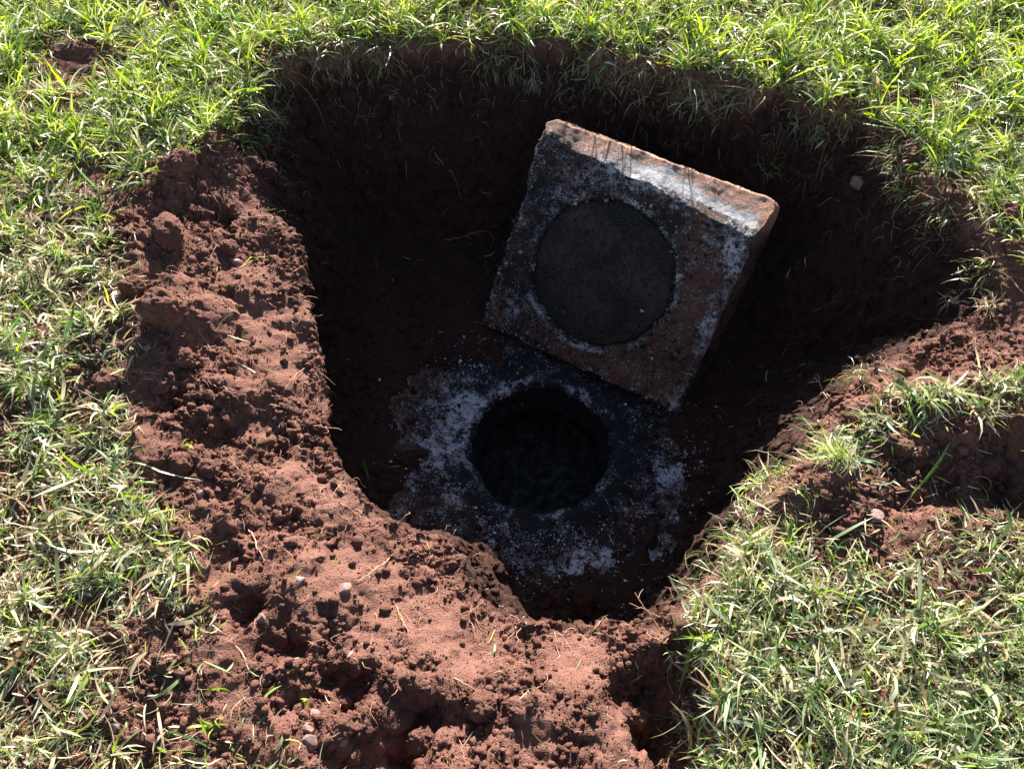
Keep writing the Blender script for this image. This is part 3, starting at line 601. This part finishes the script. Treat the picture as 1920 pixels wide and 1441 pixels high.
# ------------------------------------------------------------------ roots
def tube(pts, r0, r1, sides=4):
    pts = np.asarray(pts); n = len(pts); d = np.gradient(pts, axis=0); d /= np.linalg.norm(d, axis=1)[:, None] + 1e-9
    a = np.cross(d, [0.3, .2, 1.0]); a /= np.linalg.norm(a, axis=1)[:, None] + 1e-9; b = np.cross(d, a); r = np.linspace(r0, r1, n)[:, None]
    V = np.concatenate([pts[:, None] + r[:, None] * (a[:, None] * math.cos(q) + b[:, None] * math.sin(q)) for q in np.arange(sides) * 2 * math.pi / sides], 1).reshape(-1, 3)
    i, j = np.meshgrid(np.arange(n - 1), np.arange(sides), indexing='ij'); A = (i * sides + j).ravel(); B = (i * sides + (j + 1) % sides).ravel()
    return V, np.stack([A, B, B + sides, A + sides], 1)
def root_path(p, az, el, L, wob=.35, steps=None, cling=True):
    st_ = .005; k = steps or max(4, int(L / st_)); out = [np.array(p, float)]; q = np.array(p, float); fr = 1
    for _ in range(k):
        az += rng.normal(0, wob); el += rng.normal(0, wob * .6) - .03; el = np.clip(el, -1.2, .8)
        q = q + st_ * np.array([math.cos(az) * math.cos(el), math.sin(az) * math.cos(el), math.sin(el)])
        if cling:
            g = float(H(q[0], q[1]))
            if q[2] < g + .001: q[2] = g + .001; el = max(el, 0)
            if q[2] > g + .012: el -= .25
        out.append(q.copy())
    return out
def join_tubes(name, T, mat=M_root, loc=None, parent=None):
    V = []; F = []; o = 0
    for v, f in T: V.append(v); F.append(f + o); o += len(v)
    V = np.concatenate(V)
    if loc is not None: V = V - np.array(loc)
    ob = mesh_np(name, V, [np.concatenate(F)], mat, parent)
    if loc is not None: ob.location = loc
    return ob
T = []
x = rng.uniform(-1.0, 1.2, 8000); y = rng.uniform(-.9, 1.3, 8000); dl = poly_dist(x, y, PL); k = (samp(G, x, y) < .5) & (rng.uniform(0, 1, 8000) < np.where((np.abs(dl) < .09) & (y > .45), .9, np.where(np.abs(dl) < .06, .45, np.where(dl > 0, .07, .13)))) & (np.hypot(x - TC[0], y - TC[1]) > .36) & (samp(under, x, y) < .04)
for a, b in zip(x[k], y[k]):
    r = rng.uniform(.0004, .0010); T.append(tube(root_path((a, b, float(H(a, b)) + .001), rng.uniform(0, 6.28), rng.uniform(-.1, .6), rng.uniform(.015, .085), .4), r, r * .3, 3))
tag(join_tubes('fine_roots', T), 'hair-fine pale roots sticking out of the cut soil', 'roots', kind='stuff')

def make_root(label, px, py, px2, py2, r=.0012, branches=2, lift=.012, wob=.35, z2=None):
    a = hit(px, py) + np.array([0, 0, .002]); b = hit(px2, py2) if z2 is None else P(px2, py2, a[2] + z2)
    n = max(8, int(np.linalg.norm(b - a) / .006)); tt = np.linspace(0, 1, n)[:, None]
    w_ = np.cumsum(rng.normal(0, 1, (n, 3)), axis=0); w_ -= tt * w_[-1]; pts = a + (b - a) * tt + w_ * .0016 * wob / .35
    if z2 is None:
        g = H(pts[:, 0], pts[:, 1]); pts[:, 2] = np.where(np.abs(pts[:, 2] - g) < .05, g + .0015 + lift * np.sin(tt[:, 0] * 3.14) * (.4 + .6 * rng.uniform()), pts[:, 2])
    root = tag(empty('root', tuple(a)), label, 'root', 'roots bared by the digging')
    v, f = tube(pts - a, r, r * .45, 5); mesh_np('main_root', v, [f], M_root, root)
    az0 = math.atan2(b[1] - a[1], b[0] - a[0])
    for _ in range(branches):
        q = pts[rng.integers(n // 4, n - 2)]; pp = np.array(root_path(q, az0 + rng.choice([-1, 1]) * rng.uniform(.4, 1.2), .1, rng.uniform(.02, .05), .35, cling=False)) - a
        v, f = tube(pp, r * .55, r * .2, 4); mesh_np('side_root', v, [f], M_root, root)
make_root('forked pale root reaching out over the dark pit at its lower right lip', 1235, 1180, 1190, 1110, .0015, 3, z2=.03)
make_root('thin root arching above the lower right pit lip beside the forked one', 1240, 1160, 1180, 1130, .0011, 1, z2=.02)
make_root('root sticking straight out from the left bank over the shadowed pit', 585, 798, 640, 806, .0012, 1, z2=.01)
make_root('thick crooked root hanging down in the gully beside the lower left turf', 468, 990, 497, 1052, .0019, 2)
make_root('branching root lying on the smooth sunlit soil left of the tank', 735, 1040, 670, 1095, .0014, 3)
make_root('long root line running down the sunlit bank below the pit', 742, 1135, 775, 1205, .0010, 2)
make_root('root curving down the front of the lowest bank', 855, 1272, 920, 1318, .0011, 1)
make_root('long wavy root dangling down the shadowed back wall', 815, 290, 868, 375, .0010, 2)
make_root('orange root lit by sun against the dark slope right of the lid', 1532, 388, 1572, 383, .0013, 0)
make_root('pale root running across the dark back wall left of the lid', 835, 452, 935, 425, .0009, 2)
make_root('forked thin root standing above the right bank edge', 1545, 735, 1532, 700, .0013, 2, z2=.03)
make_root('root with long curve on the left bank below the big clods', 548, 550, 590, 600, .0014, 2)
make_root('root loop hanging at the hollow in the middle of the left bank', 505, 760, 545, 765, .0012, 2)
make_root('slanting straight root near the lip of the left bank', 532, 738, 583, 678, .0012, 0)
make_root('reddish root trailing over the left bank toward the pit', 380, 715, 450, 755, .0012, 2)
make_root('thin root at the left corner of the lit bank pointing into the pit', 640, 945, 705, 985, .0010, 2)

# ------------------------------------------------------------------ clods and stones
def icosphere(sub):
    import bmesh
    bm = bmesh.new(); bmesh.ops.create_icosphere(bm, subdivisions=sub, radius=1); v = np.array([q.co[:] for q in bm.verts]); f = np.array([[q.index for q in t.verts] for t in bm.faces]); bm.free(); return v, f
IV5, IF5 = icosphere(5); IV3, IF3 = icosphere(4)
def make_clod(label, px, py, r, seed, sq=(1, 1, .8), name='soil_clod', group='clods of earth thrown up around the pit'):
    c = hit(px, py); v = IV5 * np.array(sq); s = seed * 7.3
    d = 1 + .30 * noise(v[:, 0] * 1.3 + s, v[:, 1] * 1.3, v[:, 2] * 1.3, seed=seed) + .15 * fbm(v[:, 0] * 3.5 + s, v[:, 1] * 3.5, v[:, 2] * 3.5, seed=seed + 3, octaves=3, gain=.6) + .06 * np.abs(noise(v[:, 0] * 14, v[:, 1] * 14, v[:, 2] * 14, seed=seed + 5))
    v = v * d[:, None] * r; o = mesh_np(name, v, [IF5], M_clod, attrs={'pit_shade': np.full(len(v), float(samp(pit_shade, c[0], c[1])))})
    o.location = (c[0], c[1] + r * .15, c[2] + r * .42); o.rotation_euler[2] = seed
    tag(o, label, 'clod of earth', group)
make_clod('large crumbly clod below the turf corner at upper left of the pit', 338, 318, .040, 1, (1.3, .9, .8))
make_clod('biggest rounded clod on the left bank, casting a deep shadow', 318, 445, .045, 2, (1.2, .85, .8))
make_clod('clod with smooth dark face above the hollow on the left bank', 308, 590, .046, 3, (1.1, .9, .9))
make_clod('clod at the grass edge left of the big smooth-faced clod', 250, 545, .028, 4)
make_clod('lone clod resting in the grass at the left edge of the bank', 205, 722, .028, 5, (1.2, .9, .7))
make_clod('round clod just right of the stone hollow on the left bank', 348, 680, .026, 6)
make_clod('clod on the lip of the pit at upper left, half in shade', 505, 325, .024, 7)
make_clod('small clod just inside the shaded upper left corner of the pit', 590, 255, .030, 8)
make_clod('shaded clod beside the upper left grass overhang', 480, 262, .024, 9)
make_clod('dark clod in the shade just under the upper left turf overhang', 560, 235, .026, 22)
make_clod('shaded clod at the top of the dark wall between two others', 535, 290, .022, 23)
make_clod('shaded clod furthest right of those at the upper left corner', 640, 280, .020, 24)
make_clod('round clod low on the left bank near the long grass stalk', 340, 875, .026, 10)
make_clod('clod touching the low round one on the left bank', 392, 885, .022, 11)
make_clod('dark clod in the turf at the right edge beside the bank', 1888, 405, .028, 12)
make_clod('small clod at the far right just below the dark one', 1900, 470, .022, 13)
make_clod('shaded lump of soil lying at the foot of the lower bank', 1095, 1125, .040, 14, (1.2, .8, .7))
make_clod('brown lump below the raised turf strip on the right', 1690, 845, .022, 15)
make_clod('crumbling lump at the right end of the shaded step', 1850, 880, .034, 16, (1.3, .8, .8))
make_clod('clod in the bottom gully beside the pink stones', 640, 1370, .024, 17)
make_clod('clod catching sun on the ridge at the bottom middle', 905, 1330, .028, 18)
make_clod('clod near the middle of the lowest bank', 790, 1395, .026, 19)
make_clod('smooth small clod at the very bottom left of the gully', 660, 1418, .018, 20)
make_clod('crumb cluster on the left bank above the sunlit saddle', 430, 470, .024, 21)

def make_stone(label, px, py, r, seed):
    c = hit(px, py); rs = np.random.default_rng(seed); v = IV3.copy()
    for _ in range(11):
        nn = rs.normal(size=3); nn /= np.linalg.norm(nn); h = rs.uniform(.55, .85); dd = v @ nn; ov = np.maximum(0, dd - h); v = v - ov[:, None] * nn * .95
    v = v * np.array([1.15, .95, .8]) * (1 + .04 * noise(v[:, 0] * 5, v[:, 1] * 5, v[:, 2] * 5, seed=seed))[:, None] * r * 1.25
    o = mesh_np('stone', v, [IF3], M_stone, smooth=False); o.location = (c[0], c[1], c[2] + r * .15); o.rotation_euler = (0, 0, seed)
    tag(o, label, 'stone', 'stones turned up by the digging')
make_stone('pale pink stone on the lit bank near the thick crooked root', 525, 965, .012, 31)
make_stone('largest pale pink stone in the bottom left gully', 582, 1392, .014, 32)
make_stone('small pale stone just above the largest pink one', 578, 1366, .009, 33)
make_stone('flat pinkish stone higher in the bottom left gully', 588, 1338, .010, 34)
make_stone('grey stone on the edge of the dark hollow in the lower left bank', 560, 1090, .012, 35)
make_stone('dark purple stone on the sunlit slope right of the hollow', 646, 1104, .013, 36)
make_stone('pale stone at the top of the left bank beside a straw stem', 440, 492, .014, 37)
make_stone('grey stone under the grass at the hollow on the left bank', 277, 655, .012, 38)
make_stone('round grey stone in the grass at the upper right rim', 1616, 213, .012, 39)
make_stone('purplish stone in the shaded slope above the right of the pit', 1610, 342, .022, 40)
make_stone('pink stone on the lit earth right of the small turf tuft', 1640, 970, .015, 41)
make_stone('small pale stone at the upper left bank under the turf', 432, 330, .009, 42)
make_stone('brown grey stone in the shaded bottom gully', 640, 1385, .010, 43)
make_stone('stone beside the slope of the lower left gully', 490, 1160, .010, 44)
make_stone('pale stone lying in the thin turf at lower left', 165, 1090, .010, 45)
make_stone('tiny white stone in the dark hollow at the left bank foot', 375, 925, .010, 46)
make_stone('dull stone at the bottom edge left of the gully', 215, 1365, .011, 47)

# ------------------------------------------------------------------ single tufts and blades
def make_tuft(label, px, py, n, L, Wb, pal, el=(.3, 1.3), curl=(.4, 2.), az=None, roots=0, spread=.008, name='grass_tuft'):
    c = hit(px, py); x = c[0] + rng.normal(0, spread, n); y = c[1] + rng.normal(0, spread, n)
    A = rng.uniform(0, 6.283, n) if az is None else az + rng.normal(0, .6, n)
    e = empty(name, tuple(c)); tag(e, label, 'grass tuft', 'grass tufts in and around the pit')
    v, q, t, cc = blades(x, y, rng.uniform(.5, 1.1, n) * L, rng.uniform(.6, 1.3, n) * Wb, A, rng.uniform(*el, n), rng.uniform(*curl, n), rng.choice(pal, n), lift=np.full(n, .002), seg=5)
    mesh_np('leaves', v - c, [q, t], M_leaf, e, col=cc)
    if roots:
        T = [tube(np.array(root_path(c + [0, 0, .004], rng.uniform(3.6, 5.8), .1, rng.uniform(.02, .06), .3)) - c, .0008, .0003, 4) for _ in range(roots)]
        join_tubes('tuft_roots', T, parent=e)
make_tuft('tall pale grass tuft standing on the right lip of the pit', 1425, 905, 60, .075, .0035, [1, 2, 3, 4, 5])
make_tuft('tuft with brown dry base just below the tall one on the right lip', 1405, 965, 45, .06, .003, [3, 4, 5, 6, 5])
make_tuft('lone green tuft in the shade behind the concrete lid', 1440, 325, 26, .075, .003, [0, 1, 7, 3], roots=6)
make_tuft('uprooted brown tuft hanging on the right slope', 1850, 575, 34, .06, .0022, [5, 6, 6, 3], roots=14)
make_tuft('dry tuft with tangled roots at the right shaded slope', 1778, 568, 22, .05, .0022, [5, 6, 4], roots=10)
make_tuft('hanging root tuft at the top rim above the lid corner', 1000, 150, 40, .07, .0018, [5, 6, 3, 4], az=4.7, el=(-.6, .4), roots=12)
make_tuft('small root tuft dangling from the top rim left of centre', 655, 125, 26, .05, .0018, [5, 6], az=4.7, el=(-.6, .3), roots=12)
make_tuft('wispy root tuft on the upper right rim', 1410, 170, 24, .05, .0016, [5, 6, 3], az=4.7, el=(-.5, .4), roots=12)
make_tuft('dark green tuft drooping at the upper left corner of the pit', 470, 190, 70, .07, .0028, [0, 7, 3, 1], az=5.3, el=(-.4, .8))
make_tuft('leafy tuft trailing over the lower right turf corner', 1345, 1200, 46, .085, .005, [1, 3, 2, 4], az=4.1, el=(-.2, .9))
make_tuft('straw coloured tuft at the top edge of the lower left gully', 320, 975, 40, .05, .002, [5, 6, 2, 5])
make_tuft('small tuft of bright leaves in the lower left soil', 395, 1355, 10, .04, .005, [1, 2])
make_tuft('bright two leaved sprig in the soil of the left bank', 355, 835, 7, .035, .004, [2, 2, 1])
make_tuft('thick pale tuft on the raised turf strip at the right', 1840, 775, 70, .08, .003, [2, 4, 5, 5, 6])
make_tuft('green tuft at the left end of the raised turf strip', 1570, 855, 60, .075, .003, [1, 2, 3, 4], az=3.4)
def make_blade(label, px, py, px2, py2, Wb, pal, lift=.01, name='grass_strand'):
    a, b = hit(px, py), hit(px2, py2); n = 13; tt = np.linspace(0, 1, n)
    pts = a + (b - a) * tt[:, None]; pts[:, 2] = np.maximum(pts[:, 2], H(pts[:, 0], pts[:, 1])) + .003 + lift * np.sin(tt * 3.1)
    d = (b - a) / np.linalg.norm(b - a); s = np.cross(d, [0, 0, 1]); s /= np.linalg.norm(s); side = s * .9 + np.array([0, 0, .35])
    bend = np.sin(tt * 3.1)[:, None] * s * rng.uniform(-.01, .01); wv = (Wb * .5 * np.clip(np.sin(tt * 2.6 + .45), .05, 1))[:, None]
    pts = pts + bend; V = np.concatenate([np.stack([pts - side * wv, pts + np.array([0, 0, -.0006]), pts + side * wv], 1)]).reshape(-1, 3) - a
    Fq = np.concatenate([np.stack([np.arange(n - 1) * 3 + k, np.arange(n - 1) * 3 + k + 1, np.arange(1, n) * 3 + k + 1, np.arange(1, n) * 3 + k], 1) for k in (0, 1)])
    o = mesh_np(name, V, [Fq], M_leaf, col=np.tile(PAL[pal] * 1.05, (len(V), 1))); o.location = a
    tag(o, label, 'grass blade', 'long single blades lying on the soil')
make_blade('long broad green blade drooping over the lower right turf wall', 1302, 1165, 1270, 1300, .008, 1)
make_blade('long green blade leaning down the shaded step on the right', 1780, 830, 1695, 940, .007, 1)
make_blade('curled green shoot with white base lying on the right slope', 1690, 606, 1765, 602, .006, 1)
make_blade('long pale stalk lying across the dark hollow at left', 250, 870, 385, 905, .005, 4)
make_blade('yellow green stem on the top part of the left bank', 452, 505, 505, 482, .004, 2)
make_blade('straw stem crossing the middle of the left bank', 425, 628, 480, 645, .003, 5)
make_blade('pale leaf standing at the lower lip of the pit', 985, 1150, 990, 1195, .004, 4)
make_blade('short pale leaf on the lower bank beneath the lip', 928, 1208, 912, 1228, .006, 4)
make_blade('green blade fallen on the tank top below the opening', 1124, 965, 1142, 1008, .005, 0)
make_blade('dark green blade on the floor at the left of the tank', 682, 865, 695, 910, .006, 0)
make_blade('green bent blade hanging on the top wall left of centre', 735, 120, 752, 165, .005, 1)
make_blade('green blade lying in the soil of the lower left gully', 565, 1310, 575, 1330, .007, 1)
make_blade('wide bright blade lying in the upper right turf', 1335, 110, 1400, 100, .009, 1)
make_blade('wide bright blade pointing down in the turf at far right', 1878, 115, 1893, 160, .009, 2)
make_blade('bent green blade at the upper end of the lower left gully', 285, 1020, 345, 1012, .007, 1)
make_blade('white stalk standing beside the lower left gully', 355, 1045, 352, 1120, .006, 5)
make_blade('slender dry stem at the bottom edge of the turf at left', 340, 1420, 425, 1430, .003, 4)
